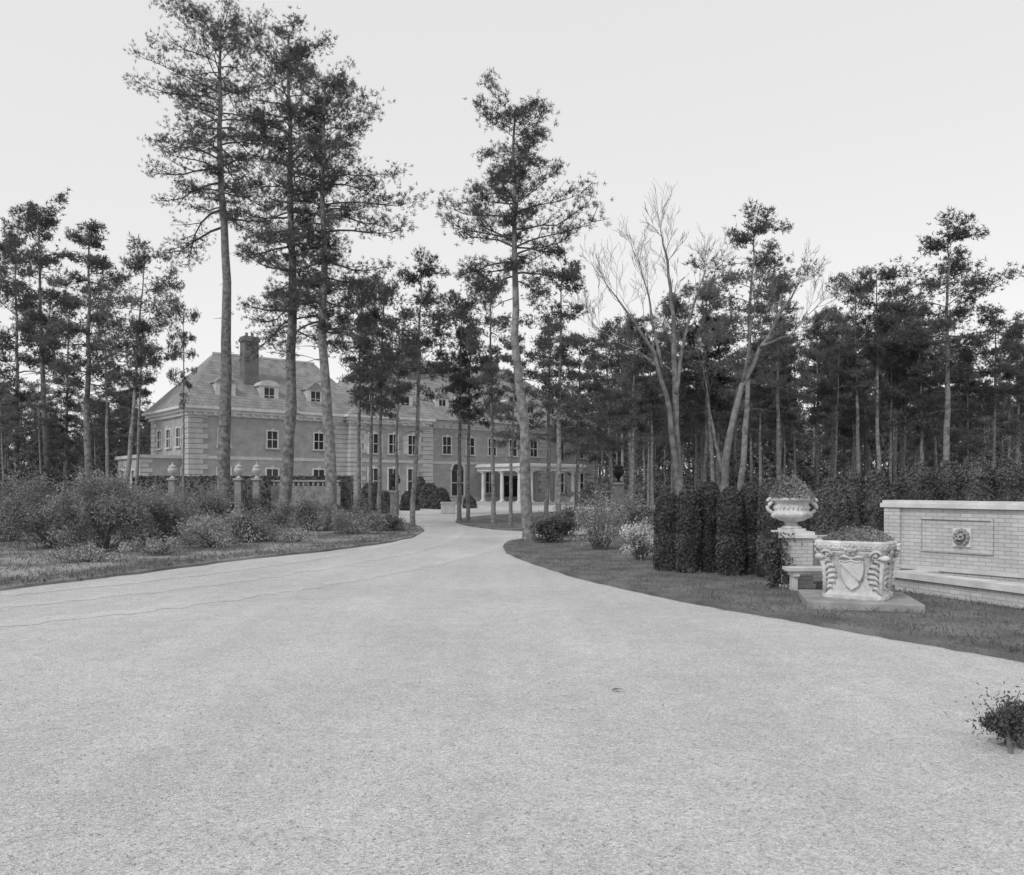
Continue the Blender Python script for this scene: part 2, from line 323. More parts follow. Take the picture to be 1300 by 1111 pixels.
for i in range(8):
    cb=[.38,.46,.54,.44,.6,.36,.52,.62][i]; R=[2.5,2.3,2.6,2.0,2.2,2.6,2.1,2.4][i]; lean=vr.normal()*.3
    tr,lb,fo=pine_parts(200+i,15.6,.18,[(0,0,0),(.4,lean*.5,0),(.7,lean*.6,.1),(1,lean,.2)],cb,R,[34,32,30,30,20,38,28,26][i],7,.23,.045,dead=9,ds=.36,tk=4,jt=.34,wb=.03,
        prof=[PROF,[(0,.5),(.3,.8),(.6,1),(.85,.9),(1,.6)],[(0,.6),(.2,1),(.6,1),(.85,.8),(1,.5)]][i%3])
    mes=[]
    for nm,b,mt in (('trunk',tr,M_bark),('branches',lb,M_barkd)):
        ob=b.build(nm,mt,None,True); mes.append((nm,ob.data)); bpy.data.objects.remove(ob)
    ob=npobj('crown',[fo],M_needf); mes.append(('crown',ob.data)); bpy.data.objects.remove(ob)
    w2=mes[2][1].copy(); w2.materials[0]=M_needw_haze
    VAR.append((mes,w2))
def pine(var,X,Y,H,wid,rz,label,group=None,lean=0,wood=False):
    o=thing('pine_tree',label,'pine tree',(X,Y,0),rz,group); s=H/16.; o.scale=(wid*s,wid*s,s)
    if lean: o.rotation_euler=(0,math.radians(lean),0)
    for nm,me in VAR[var][0]:
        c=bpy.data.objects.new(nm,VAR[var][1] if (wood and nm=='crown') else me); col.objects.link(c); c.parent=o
    return o
mids=[
(455,656,355,1,.9,1,'pine just right of the three big pines, leftmost of the house front group'),
(470,661,385,6,.9,1,'short pine second from left in the house front group'),
(481,657,352,1,.9,1.5,'pine with leaning trunk in the middle of the house front group'),
(503,662,415,7,.95,0,'lowest pine in the house front group, close beside the dark urn'),
(523,668,330,2,.95,0,'tallest pine of the house front group, at the tip of the left lawn'),
(583,664,372,1,.95,1,'left one of the twin pines on the island lawn'),
(594,663,405,6,.95,1,'right one of the twin pines on the island lawn'),
(627,669,348,1,.9,-.5,'pine on the island lawn standing before the portico columns'),
(648,671,425,3,.95,3,'short leaning pine on the island lawn behind the lone slim pine'),
(693,666,400,3,1.05,0,'pine just right of the lone slim pine, near the portico'),
(709,672,335,1,1.0,0,'taller pine with round top right of the portico'),
(731,664,425,0,1.0,1,'bushy pine hiding the right end of the house'),
(757,660,445,0,1.05,0,'low pine at the right end of the house beside the bare tree'),
(778,658,410,5,1.0,-2,'bushy pine behind the pale feathery shrub'),
(84,640,372,1,.85,1,'thin pine between the two left edge pines and the tall bushy one'),
(113,645,280,3,1.15,1.5,'tall bushy pine over the big left shrub'),
(136,645,392,6,.85,0,'short pine beside the tall bushy left pine'),
(158,650,315,2,.85,2,'pine with upright crown left of the house corner'),
(172,650,402,7,.85,1,'small pine nearest the left house corner'),
(62,640,258,1,1.0,-2,'tall dark pine cut by the left edge of the picture'),
(22,638,300,5,.9,0,'pine at the extreme left of the picture'),
(233,666,382,4,.55,-.5,'spindly nearly leafless pine in front of the house corner'),
(938,655,276,2,1.05,.5,'tall full pine rising between the two bare trees'),
(1091,650,350,1,.9,-.5,'pine left of the pair right of the second bare tree'),
(1117,650,345,7,.95,0,'slender pine right of the pair behind the planter'),
(1197,652,286,2,1.15,-1.5,'tallest right hand pine with wide spreading head'),
(1058,648,385,6,1.0,0,'thin pine with small head behind the garden urn'),
(1038,648,408,1,1.0,0,'lower pine behind the garden urn touching bare twigs'),
(988,650,400,3,1.0,0,'dense pine between the second bare tree and garden urn'),
(1147,648,385,1,1.0,0,'pine just left of the tallest right hand pine'),
(1172,650,420,3,1.1,0,'low pine under the tallest right hand pine'),
(1228,650,440,5,.9,0,'low bushy pine right of the tallest right hand pine'),
(1262,650,395,2,1.0,0,'pine near the right edge of the picture'),
(803,652,400,0,.95,0,'pine behind the left stem of the first bare tree'),
(828,652,425,1,1.0,0,'short pine directly behind the first bare tree'),
(893,650,372,3,.95,0,'dense pine in the gap between both bare trees'),
(912,650,400,3,1.0,0,'pine right behind the foot of the second bare tree'),
(966,650,430,6,1.0,0,'low thin pine right of the tall full pine')]
for i,(px,by,ty,v,wd,ln,lab) in enumerate(mids):
    Xb,Yb=gp(px,by); H=(by-ty)*Yb/FL
    pine(v,Xb,Yb,H,wd,i*1.7,lab,lean=ln)
random.seed(4)
def wood(n,xr,yr,hr,label,group,gap=2.2):
    pts=[];tries=0
    while len(pts)<n and tries<20000:
        tries+=1
        Y=random.uniform(*yr); px=random.uniform(*xr); X=XX(px,Y)
        if any((X-a)**2+(Y-b)**2<gap*gap for a,b in pts): continue
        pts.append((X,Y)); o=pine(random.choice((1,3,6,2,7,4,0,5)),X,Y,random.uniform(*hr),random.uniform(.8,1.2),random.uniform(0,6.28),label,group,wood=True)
        o.rotation_euler=(random.gauss(0,.012),random.gauss(0,.012),random.uniform(0,6.28))
wood(104,(765,1330),(62,125),(10.5,20.5),'slim straight pine, one of the crowded wood on the right behind the hedge','pines of the crowded wood on the right',2.0)
wood(32,(-30,195),(90,125),(10,15.5),'dark pine in the wood far left beyond the house','pines of the wood on the left',2.0)
wood(14,(430,760),(128,150),(14,18),'pine whose top shows behind the house roof','pines behind the house',4)
rg=np.random.default_rng(9); tb=MB(); P=[]
for i in range(200):
    Y=rg.uniform(135,210); px=rg.choice([rg.uniform(700,1340),rg.uniform(-40,200)],p=[.75,.25]); X=XX(px,Y); H=rg.uniform(13,21)*(.75 if px<400 else 1)
    tb.tube([(X,Y,0),(X+rg.normal()*.3,Y,H*.6),(X,Y,H)],[.2,.15,.03],4,False)
    n=220; z=H*(.38+.62*rg.uniform(0,1,n)**.9); r=2.6*np.interp(z/H,[.35,.6,1],[.7,1,.25])*np.sqrt(rg.uniform(0,1,n)); a=rg.uniform(0,6.28,n)
    P.append(np.stack([X+r*np.cos(a),Y+r*np.sin(a),z],1))
P=np.concatenate(P); ax=np.tile(np.array((0,0,.3)),(len(P),1)); Q=[]
for i in range(1000):
    Y=rg.uniform(90,200); px=rg.choice([rg.uniform(775,1340),rg.uniform(-40,190)],p=[.75,.25]); X=XX(px,Y); n=60; h=rg.uniform(1.2,5.5)
    Q.append(np.stack([X+rg.normal(size=n)*2.4,Y+rg.normal(size=n)*.8,np.abs(rg.normal(size=n))*h*.6],1))
Q=np.concatenate(Q)
o=npobj('distant_wood',[needles(P,ax,3,.9,.26,rg,.8),mb_tris(tb)],M_needw_haze); o['kind']='stuff'; o['label']='far off pine wood closing the horizon'; o['category']='wood'
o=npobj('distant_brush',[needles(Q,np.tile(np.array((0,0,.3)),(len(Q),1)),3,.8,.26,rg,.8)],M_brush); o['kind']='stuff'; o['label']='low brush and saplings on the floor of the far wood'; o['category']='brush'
# ---------------------------------------------------------------- bare trees
def bare_grow(mb,p,d,L,r,dep,rg):
    n=4; pts=[p]; rr=[r]
    for k in range(n):
        d=norm(d+rg.normal(size=3)*.11+np.array((0,0,.07))); p=p+d*L/n; pts.append(p); rr.append(max(.007,r*(1-.65*(k+1)/n)))
        if dep>0 and rg.uniform()<.88:
            a=norm(np.cross(d,rg.normal(size=3))); dd=norm(d+a*rg.uniform(.35,.8)+np.array((0,0,.18)))
            bare_grow(mb,p,dd,L*rg.uniform(.42,.7),max(.007,rr[-1]*rg.uniform(.4,.6)),dep-1,rg)
    mb.tube(pts,rr,3 if r<.03 else 6,False)
def bare_tree(label,bp,Y,limbs,seed):
    base=XX(bp,Y); o=thing('bare_tree',label,'bare tree',(base,Y,0)); rg=np.random.default_rng(seed)
    tr=MB(); br=MB()
    for li,(pl,r0,r1,k0) in enumerate(limbs):
        W=[np.array((XX(px,Y)-base,dy,max(-.05,ZZ(py,Y)))) for (px,py,dy) in pl]
        Q=[]
        for i in range(len(W)-1):
            for k in range(4): Q.append(W[i]+(W[i+1]-W[i])*k/4+rg.normal(size=3)*.03*(i+k>0))
        Q.append(W[-1]); n=len(Q); R=[r0+(r1-r0)*(i/(n-1))**.8 for i in range(n)]
        tr.tube(Q,R,8)
        for i in range(k0,n):
            if i<n-1 and rg.uniform()<.15: continue
            for q in range(1 if i<n-1 else 3):
                d=norm(Q[i]-Q[i-1]); a=norm(np.cross(d,rg.normal(size=3))); dd=norm(d*.9+a*rg.uniform(.3,.9)+np.array((0,0,.2)))
                bare_grow(br,Q[i],dd,rg.uniform(1.3,2.7)*(1-.25*i/n),max(.014,R[i]*.40),3 if rg.uniform()<.65 else 2,rg)
    tr.build('trunk',M_bare,o,True); br.build('branches',M_bare,o,True)
Yb=46
bare_tree('leafless tree with two forking stems rising behind the left end of the hedge',864,Yb,[
 ([(864,664,0),(859,560,0),(858,480,.2),(856,400,.3),(848,330,.2),(838,290,0)],.30,.025,9),
 ([(862,640,0),(848,520,-.4),(828,450,-.8),(792,400,-1),(768,368,-1)],.20,.025,7),
 ([(858,500,0),(868,440,.4),(885,380,.6),(900,340,.8)],.13,.02,5),
 ([(838,470,-.5),(825,390,-.3),(812,335,0)],.11,.02,4),
 ([(850,470,-.2),(800,440,.4),(755,412,.5)],.08,.015,4)],31)
bare_tree('leafless tree with trunk leaning right, standing behind the middle of the hedge',914,Yb+2,[
 ([(914,662,0),(924,560,0),(942,490,0),(968,440,.2),(1000,385,.3),(1022,352,.3)],.28,.025,10),
 ([(942,490,0),(948,440,-.4),(956,390,-.4)],.11,.02,5),
 ([(965,440,0),(1005,425,.5),(1040,388,.6)],.09,.015,4),
 ([(916,600,0),(905,520,.8),(896,460,.8)],.13,.02,5)],32)
# ---------------------------------------------------------------- shrubs
def shrub(label,px,by,wpx,top,m=M_leaf,n=5000,ls=.06,seed=0,name='shrub',cat='shrub',group=None,lobes=11,Y=None,dep=.8,stems=14,z0=.0):
    if Y is None: X,Y=gp(px,by)
    else: X=XX(px,Y)
    w=wpx/FL*Y/2; h=ZZ(top,Y)-z0; rg=np.random.default_rng(seed+100); o=thing(name,label,cat,(X,Y,z0),0,group)
    st=MB(); L=[]
    for i in range(lobes):
        a=rg.uniform(0,6.28); r=math.sqrt(rg.uniform(0,.75)); zc=h*rg.uniform(.2,.82)*(1-.25*r); L.append((w*r*math.cos(a),w*dep*r*math.sin(a),zc,min(w,h)*rg.uniform(.22,.44)))
    P=[]
    for (x,y,z,r) in L:
        k=int(n*.85/lobes); d=norm(rg.normal(size=(k,3))); rad=r*(rg.uniform(.2,1.2,(k,1))**.7); q=np.array((x,y,z))+d*rad*np.array((1,1,.85)); P.append(q)
        st.tube([(rg.normal()*.08,rg.normal()*.08,-.03),(x*.45,y*.45,z*.5),(x,y,z)],[.022,.016,.008],4,False)
    for i in range(stems):
        a=rg.uniform(0,6.28); r=rg.uniform(.2,1); tip=np.array((w*r*math.cos(a),w*dep*r*math.sin(a),h*rg.uniform(.72,1.08)*(1-.35*r*r)))
        b=np.array((tip[0]*.2,tip[1]*.2,0)); mid=(b+tip)/2+rg.normal(size=3)*.05; st.tube([b,mid,tip],[.012,.008,.004],3,False)
        k=int(n*.014); f=rg.uniform(.35,1,(k,1)); P.append(b+(tip-b)*f+rg.normal(size=(k,3))*.1)
    P=np.concatenate(P); P=P[(P[:,2]>.02)&(P[:,2]<h*1.15)]
    st.build('stems',M_stem,o); npobj('foliage',[leaves(P,ls,rg)],m,o); return o
big=[
(72,698,160,596,M_leaf,13000,.05,'big rounded shrub at the left edge of the picture'),
(130,704,130,586,M_leaf,14000,.048,'tallest leafy shrub of the left thicket, right of the edge shrub'),
(184,694,112,610,M_leaf,10000,.05,'broad shrub sloping down right of the tallest left shrub'),
(10,690,120,598,M_leaf,7000,.065,'shrub at the far left beyond the edge shrub'),
(228,692,86,640,M_leaf,6000,.048,'low shrub below the spindly pine'),
(272,697,104,645,M_leafl,3400,.042,'pale wispy low shrub at the foot of the tallest pine'),
(262,674,90,614,M_leaf,6500,.055,'mid sized shrub behind the pale wispy one'),
(318,690,90,640,M_leaf,5600,.05,'low shrub left of the middle big pine'),
(334,672,72,626,M_leafd,4200,.055,'dark shrub under the slender piers'),
(393,676,76,624,M_leaf,5200,.055,'shrub between the middle and right big pines'),
(445,680,90,640,M_leaf,5200,.048,'low shrub right of the right big pine'),
(487,676,62,650,M_leafd,3400,.048,'last low dark shrub at the tip of the left lawn'),
(196,708,76,678,M_leafl,1800,.036,'small sparse tuft in the rough grass left of the pale shrub'),
(455,662,60,628,M_leafd,2800,.06,'shrub among the trunks of the house front pines'),
(110,716,120,686,M_leafl,2200,.036,'sparse pale weeds in front of the tallest left shrub'),
(216,668,80,612,M_leaf,4500,.06,'shrub in front of the leftmost slender pier'),
(372,690,60,664,M_leafl,1400,.036,'tiny pale tuft at the foot of the middle big pine')]
for i,(a,b,c,d,m,n,ls,lab) in enumerate(big): shrub(lab,a,b,c,d,m,n,ls,seed=i,stems=24 if m is M_leaf else 14,lobes=17 if c>90 else 12)
shrub('dark low shrub right of the lone slim pine',700,690,56,650,M_leafd,4200,.055,seed=31)
shrub('rounded dark shrub between the lone pine and the feathery shrub',722,682,60,638,M_leaf,4200,.055,seed=32)
shrub('tall feathery shrub with fine pale leaves left of the hedge',762,700,76,616,M_leafl,3600,.032,seed=33,stems=56)
shrub('mid toned shrub directly left of the hedge',806,692,66,620,M_leaf,5000,.045,seed=34,stems=34)
shrub('white flecked bush at the left foot of the hedge',812,714,56,655,M_leafw,2200,.04,seed=35,stems=30)
shrub('small dark bush at the right edge of the gravel, cut by the frame',1288,948,84,878,M_leafd,5000,.018,seed=36,lobes=14,stems=8)
def cone(label,px,by,wpx,top,seed,Y=None,n=5200,ls=.045,name='hedge_plant',cat='hedge plant',group=None,m=M_leafd,taper=.12,dome=.28):
    if Y is None: X,Y=gp(px,by)
    else: X=XX(px,Y)
    w=wpx/FL*Y/2; h=ZZ(top,Y); rg=np.random.default_rng(seed+500); o=thing(name,label,cat,(X,Y,0),0,group)
    ph=rg.uniform(0,6.28,6)
    def rad(q,z):
        f=z/h; r=w*(1-taper*f)*(1-max(0,(f-(1-dome))/dome)**2.6)**.5 if f<1 else 0
        if f<.06: r*=.85+2.5*f
        return r*(1+.07*np.sin(3*q+ph[0]+f*4)+.05*np.sin(5*q+ph[1]-f*9)+.04*np.sin(f*14+ph[2]))
    core=MB(); prof=np.linspace(0,.985,14)*h
    core.lathe([(1,z) for z in prof],14,fn=lambda q,z:max(.02,rad(q,z)*.84))
    q=rg.uniform(0,6.28,n); f=rg.uniform(0,1,n)**.9; z=f*h*.995; r=np.array([rad(a,b) for a,b in zip(q,z)])*rg.uniform(.84,1.06,n)
    P=np.stack([r*np.cos(q),r*np.sin(q),z+rg.normal(size=n)*.02+.02],1)
    k=n//30; a=rg.uniform(0,6.28,k); P2=np.stack([np.cos(a)*w*.5*rg.uniform(0,1,k),np.sin(a)*w*.5*rg.uniform(0,1,k),h*(.97+rg.uniform(-.03,.05,k))],1); P=np.concatenate([P,P2])
    MB().tube([(0,0,-.02),(0,0,h*.3)],[.05,.03],6).build('trunk',M_stem,o)
    npobj('foliage',[leaves(P,ls,rg,0),mb_tris(core)],m,o); return o
hl=[(849,728,36,627,'leftmost plant of the clipped hedge beside the white flecked bush'),
(874,729,32,619,'second plant from the left in the clipped hedge'),
(900,730,37,614,'third plant from the left in the clipped hedge, widest of the row'),
(928,732,34,620,'fourth plant from the left in the clipped hedge'),
(953,733,34,614,'fifth plant from the left in the clipped hedge'),
(978,735,32,610,'last plant of the clipped hedge, left of the white urn')]
for i,(a,b,c,d,lab) in enumerate(hl): cone(lab,a,b+(i%2)*2-1,c,d,i,m=M_hedge,n=8000,ls=.036,taper=.10,dome=.26)
back=[(1054,46,610,19.5,'clipped evergreen right of the white urn'),(1082,42,602,19.7,'clipped evergreen behind the left side of the carved planter'),(1111,44,600,19.5,'clipped evergreen behind the right side of the carved planter'),
(1163,52,591,20,'rounded evergreen above the left end of the brick wall'),(1206,44,588,20.3,'dark evergreen above the wall panel, left one'),(1238,46,583,19.6,'dark evergreen above the lion mask'),(1278,46,586,19.5,'dark evergreen at the right end above the wall'),(1022,40,619,20,'dark evergreen directly behind the white urn'),(1136,28,616,20.6,'low evergreen in the gap behind the end pier')]
for i,(a,c,d,Y,lab) in enumerate(back): cone(lab,a,0,c,d,20+i,Y=Y,m=M_leafd,taper=.1,dome=.38,n=6000,ls=.042)
# ---------------------------------------------------------------- garden wall, basin, bench
def wallthing(p0,p1,name,label,cat):
    dx,dy=p1[0]-p0[0],p1[1]-p0[1]; return thing(name,label,cat,(p0[0],p0[1],0),math.atan2(dy,dx)),math.hypot(dx,dy)
p0=(XX(1127,16.3),16.3); p1=(XX(1420,13.2),13.2)
W,L=wallthing(p0,p1,'fountain_wall','pale brick garden wall with coping, recessed panel and lion mask','wall')
MB().box(0,L,0,.35,-.05,1.60).build('brickwork',M_brick,W)
MB().box(-.05,.28,-.05,.40,-.05,1.602).build('end_pier',M_brick,W)
c=MB().box(-.11,L,-.09,.46,1.60,1.68); c.box(-.08,L,-.06,.43,1.68,1.735); c.build('coping',M_coping,W)
def wx(px):
    return float(min(np.linspace(0,L,400),key=lambda s:abs(650+FL*(p0[0]+(p1[0]-p0[0])*s/L)/(p0[1]+(p1[1]-p0[1])*s/L)-px)))
a,b=wx(1168),wx(1262)
fr=MB(); z0,z1=.78,1.43
for (x0,x1,q0,q1) in ((a,b,z1-.04,z1),(a,b,z0,z0+.04),(a,a+.04,z0+.04,z1-.04),(b-.04,b,z0+.04,z1-.04)): fr.box(x0,x1,-.035,.0,q0,q1)
fr.build('panel_frame',M_brick,W)
MB().box(0,L,-.035,0,.42,.50).build('string_course',M_coping,W)
lx=wx(1222); MB().box(lx-.16,lx+.16,-.03,0,.90,1.24).build('mask_plaque',M_coping,W)
lm=MB(); lz=1.07
def LB(mb,dx,dy,dz,r,n=10,m=7):
    s=.86; mb.ball((lx+dx*s,dy*s-.02,lz+dz*s),tuple(q*s for q in r),n,m)
LB(lm,0,-.05,0,(.085,.08,.10),12,8)
for k in range(11):
    q=math.radians(-60+k*30)
    LB(lm,.135*math.cos(q),-.03,.145*math.sin(q)+.01,(.042,.05,.052))
for s in (-1,1):
    LB(lm,s*.075,-.075,.09,(.03,.03,.032)); LB(lm,s*.035,-.135,.048,(.032,.025,.014)); LB(lm,s*.03,-.165,-.03,(.035,.035,.028)); LB(lm,s*.06,-.11,-.01,(.03,.03,.035))
LB(lm,0,-.15,.015,(.02,.035,.045)); LB(lm,0,-.175,-.008,(.026,.02,.014)); LB(lm,0,-.12,-.10,(.035,.04,.022))
lmo=lm.build('lion_mask',M_stoned,W,True)
dk=MB(); LB(dk,0,-.145,-.07,(.03,.03,.016)); dk.build('mouth_shade',M_iron,lmo,True)  # dark ball stands for the shade inside the carved mouth
for s in (-1,1): ey=MB(); LB(ey,s*.035,-.137,.028,(.014,.014,.010)); ey.build('eye_shade',M_iron,lmo,True)  # dark balls stand for shade in the carved eye recesses
c0=(XX(1136,15.5),15.5); c1=(XX(1400,12.0),12.0)
B,L2=wallthing(c0,c1,'fountain_basin','low brick basin with white stone rim under the lion mask','basin')
MB().box(0,L2,0,.28,-.03,.31).build('brickwork',M_brick,B)
MB().box(0,.28,.28,.85,-.03,.31).build('end_wall',M_brick,B)
r=MB().box(-.06,L2,-.07,.34,.31,.42); r.box(-.06,.34,.34,.82,.31,.42); r.build('stone_rim',M_coping,B)
q0=(XX(990,16.9),16.9); q1=(XX(1124,16.7),16.7)
W2,L3=wallthing(q0,q1,'low_garden_wall','low pale brick wall with stone coping right of the urn pier','wall')
MB().box(0,L3,0,.3,-.05,.90).build('brickwork',M_brick,W2); MB().box(-.0,L3+.02,-.05,.35,.90,1.0).build('coping',M_coping,W2)
pr=thing('urn_pier','square brick pier with stone cap carrying the white urn','pier',(XX(1006,16.1),16.1,0),-.05)
MB().box(-.30,.30,-.30,.30,-.05,1.02).build('shaft',M_brick,pr)
MB().box(-.36,.36,-.36,.36,1.02,1.08).box(-.33,.33,-.33,.33,1.08,1.14).build('cap',M_coping,pr)
MB().box(-.34,.34,-.34,.34,-.04,.14).build('plinth',M_coping,pr)
be=thing('stone_bench','white stone garden bench between the urn pier and the carved planter','bench',(XX(1030,15.45),15.45,0),.0)
bs=MB().box(-.48,.75,-.2,.2,.44,.5); bs.box(-.44,.71,-.17,.17,.41,.44); bs.build('seat',M_coping,be)
for xo in (-.33,.58):
    l=MB(); l.box(xo-.06,xo+.06,-.15,.15,.0,.06); l.box(xo-.04,xo+.04,-.11,.11,.06,.34); l.box(xo-.06,xo+.06,-.16,.16,.34,.41); l.build('leg',M_coping,be)
iv=thing('ivy','ivy climbing the pier under the white urn','ivy',(XX(988,16.0),15.9,0))
rg=np.random.default_rng(3); n=3400; P=np.stack([rg.normal(size=n)*.13-.02,rg.normal(size=n)*.09,rg.uniform(.02,1.12,n)],1); P[:,0]+=.09*np.sin(P[:,2]*6); npobj('foliage',[leaves(P,.045,rg)],M_hedge,iv)
MB().tube([(0,0,0),(.05,.0,.5),(-.03,.03,1.05)],[.02,.015,.01],5).build('stems',M_stem,iv)
# ---------------------------------------------------------------- urn
def flowers(parent,R,h,z,seed,n=900,ls=.05,m=M_leaf):
    rg=np.random.default_rng(seed); a=rg.uniform(0,6.28,n); r=R*np.sqrt(rg.uniform(0,1,n)); lump=1+.25*np.sin(a*3+seed)+.15*np.sin(a*7)
    zz=z+h*(1-(r/R)**2.5)*rg.uniform(.1,1.1,n)*lump+rg.uniform(-.02,.04,n)
    P=np.stack([r*np.cos(a),r*np.sin(a),zz],1); return npobj('foliage',[leaves(P,ls,rg)],m,parent)
ux=XX(1005,16.1); m=M_stonew
o=thing('garden_urn','large white stone urn with side handles and flowers on the brick pier','urn',(ux,16.1,1.14),0,None,(1.03,1.03,1.06)); n=64
f=lambda q,zz: 1+(.06*abs(math.cos(9*q)) if .17<zz<.33 else 0)
MB().box(-.2,.2,-.2,.2,0,.05).build('plinth',m,o)
MB().lathe([(.18,.05),(.185,.075),(.12,.10),(.085,.13),(.11,.155),(.12,.165)],n).build('foot',m,o,True)
MB().lathe([(.10,.165),(.21,.19),(.30,.24),(.345,.30),(.355,.34),(.335,.355),(.315,.37),(.305,.44),(.31,.50),(.34,.54),(.385,.56),(.40,.585),(.395,.61),(.36,.62),(.34,.56)],n,fn=f).build('bowl',m,o,True)
g=MB()
for k in range(24):
    q=2*math.pi*k/24; g.ball((.315*math.cos(q),.315*math.sin(q),.43),(.024,.024,.042),6,5)
g.build('carved_frieze',m,o,True)
for sx in (-1,1):
    for yo in (-.12,.0,.12):
        pass
    pts=[(sx*(.31+.155*math.sin(min(1,t*1.1)*math.pi*.9)),-.02,.30+.26*t) for t in np.linspace(0,1,11)]+[(sx*.40,-.02,.60),(sx*.44,-.02,.575)]
    MB().tube(pts,.034,8).ball((sx*.34,-.02,.29),.06,8,6).ball((sx*.455,-.02,.565),.035,8,6).build('handle',m,o,True)
pl=thing('urn_flowers','low leafy flowers growing out of the large white urn','plant',(ux,16.1,1.14+.64)); flowers(pl,.42,.36,.0,6,3000,.038,M_leaf); MB().tube([(0,0,-.1),(0,0,.12)],.02,5).build('stems',M_stem,pl)
# ---------------------------------------------------------------- carved well-head planter
wy=13.6; wxx=XX(1092,wy)
so=MB().box(-.86,.86,-.80,.80,-.02,.13).build('stone_slab',M_stoned)
so.location=(wxx,wy+.12,.05); so.rotation_euler=(0,0,math.radians(-14)); tag(so,'flat square grey stone slab under the carved planter','slab')
bv=so.modifiers.new('b','BEVEL'); bv.width=.015; bv.segments=2
wh=thing('carved_planter','white marble wellhead planter carved with shield and acanthus leaves','planter',(wxx,wy+.1,.18),math.radians(12),None,(.96,.96,1.02))
def sqf(q,z):
    p=5.5 if z<.72 else 5.5+(z-.72)*16; c,s=abs(math.cos(q+math.pi/4)),abs(math.sin(q+math.pi/4)); return (c**p+s**p)**(-1/p)
prof=[(.51,0),(.52,.02),(.52,.07),(.49,.09),(.475,.12),(.47,.2),(.475,.32),(.485,.46),(.50,.58),(.525,.67),(.56,.72),(.575,.745),(.575,.77),(.60,.79),(.615,.82),(.62,.90),(.60,.93),(.53,.93),(.49,.88)]
def rad(q,z): return np.interp(z,[p[1] for p in prof[:16]],[p[0] for p in prof[:16]])*sqf(q,z)
MB().lathe(prof,120,fn=sqf).build('body',M_stonew,wh,False)
def on(q,z,off=0): r=rad(q,z)+off; return (r*math.cos(q),r*math.sin(q),z)
def rel(name,items):
    m=MB()
    for it in items:
        if it[0]=='t': m.tube([on(q,z,it[3] if len(it)>3 else .005) for q,z in it[1]],it[2],8)
        else: m.ball(on(it[1],it[2],it[4] if len(it)>4 else 0),it[3],8,6)
    m.build(name,M_stonew,wh,True)
for k in range(4):
    cq=k*math.pi/2
    items=[]
    for sgn in (-1,1):
        for j in range(6):
            z=.12+j*.085; wd=.24*math.sin(math.pi*(j+1.2)/7.5)+.06
            items.append(('t',[(cq+sgn*.01,z),(cq+sgn*wd*.55,z+.075),(cq+sgn*wd*.95,z+.085),(cq+sgn*wd*1.1,z+.045)],[.024,.036,.032,.014],.02))
    items.append(('t',[(cq,.10),(cq,.3),(cq,.5),(cq,.64)],[.03,.034,.038,.055],.035))
    items.append(('b',cq,.67,(.095,.095,.055),.06))
    rel('corner_leaf',items)
    items=[]
    for sgn in (-1,1):
        sp=[(cq+sgn*(.19+ (.13*(1-t*.8))*math.cos(t*9)),.70+.09*(1-t*.8)*math.sin(t*9)) for t in np.linspace(0,1,18)]
        items.append(('t',sp,[.026*(1-.4*i/17) for i in range(18)],.035)); items.append(('b',cq+sgn*.19,.70,(.028,.028,.028),.04))
    rel('volute',items)
for k in range(4):
    fq=math.pi/4+k*math.pi/2
    if k%2==0:
        m=MB(); sh=[(-.17,.62),(-.09,.60),(0,.63),(.09,.60),(.17,.62),(.18,.50),(.165,.36),(.10,.24),(0,.16),(-.10,.24),(-.165,.36),(-.18,.50)]
        n=len(sh)
        for off in (.0,.055): m.v+=[on(fq+a*1.8,z,off) for a,z in sh]
        m.v.append(on(fq,.42,.065))
        for i in range(n): j=(i+1)%n; m.f.append((i,j,n+j,n+i)); m.f.append((n+i,n+j,2*n))
        m.build('carved_shield',M_stone,wh)
        rel('shield_band',[('t',[(fq-.29,.57),(fq-.1,.46),(fq+.1,.36),(fq+.23,.29)],.014,.068),('t',[(fq+a*1.8,z) for a,z in sh+[sh[0]]],.015,.055),('t',[(fq-.36,.66),(fq-.2,.69),(fq,.665),(fq+.2,.69),(fq+.36,.66)],[.012,.024,.03,.024,.012],.02)])
    else:
        it=[]
        for sgn in (-1,1):
            for zc,rr_ in ((.27,.10),(.50,.11)):
                it.append(('t',[(fq+sgn*(.22+rr_*2.0*(1-t*.8)*math.cos(t*11)),zc+rr_*(1-t*.8)*math.sin(t*11)) for t in np.linspace(0,1,26)],[.028*(1-.4*i/25) for i in range(26)],.022))
                it.append(('b',fq+sgn*.22,zc,(.038,.038,.038),.02))
                for a_ in np.linspace(0,5.2,6): it.append(('b',fq+sgn*.22+.27*math.cos(a_),zc+.13*math.sin(a_),(.026,.026,.03),.008))
        it.append(('t',[(fq,.13),(fq,.35),(fq,.6)],[.034,.026,.034],.02)); it+= [('b',fq,.62,(.07,.07,.05),.03)]
        rel('carved_scrolls',it)
    rel('rim_rosette',[('b',fq,.80,(.07,.07,.06),.015)]+[('b',fq+.11*math.cos(a),.80+.065*math.sin(a),(.034,.034,.034),.03) for a in np.linspace(0,5.2,6)])
rel('beading',[('b',q,.86,(.018,.018,.022),.0) for q in np.linspace(0,2*math.pi,61)[:-1]])
MB().lathe([(.5,.86),(.0001,.87)],24,fn=sqf).build('soil',M_soil,wh)
pt=thing('planter_flowers','low leafy plants filling the carved white planter','plant',(wxx,wy+.1,.18+.90)); flowers(pt,.56,.17,.02,8,3600,.034,M_leaf); MB().tube([(0,0,0),(0,0,.1)],.02,5).build('stems',M_stem,pt)
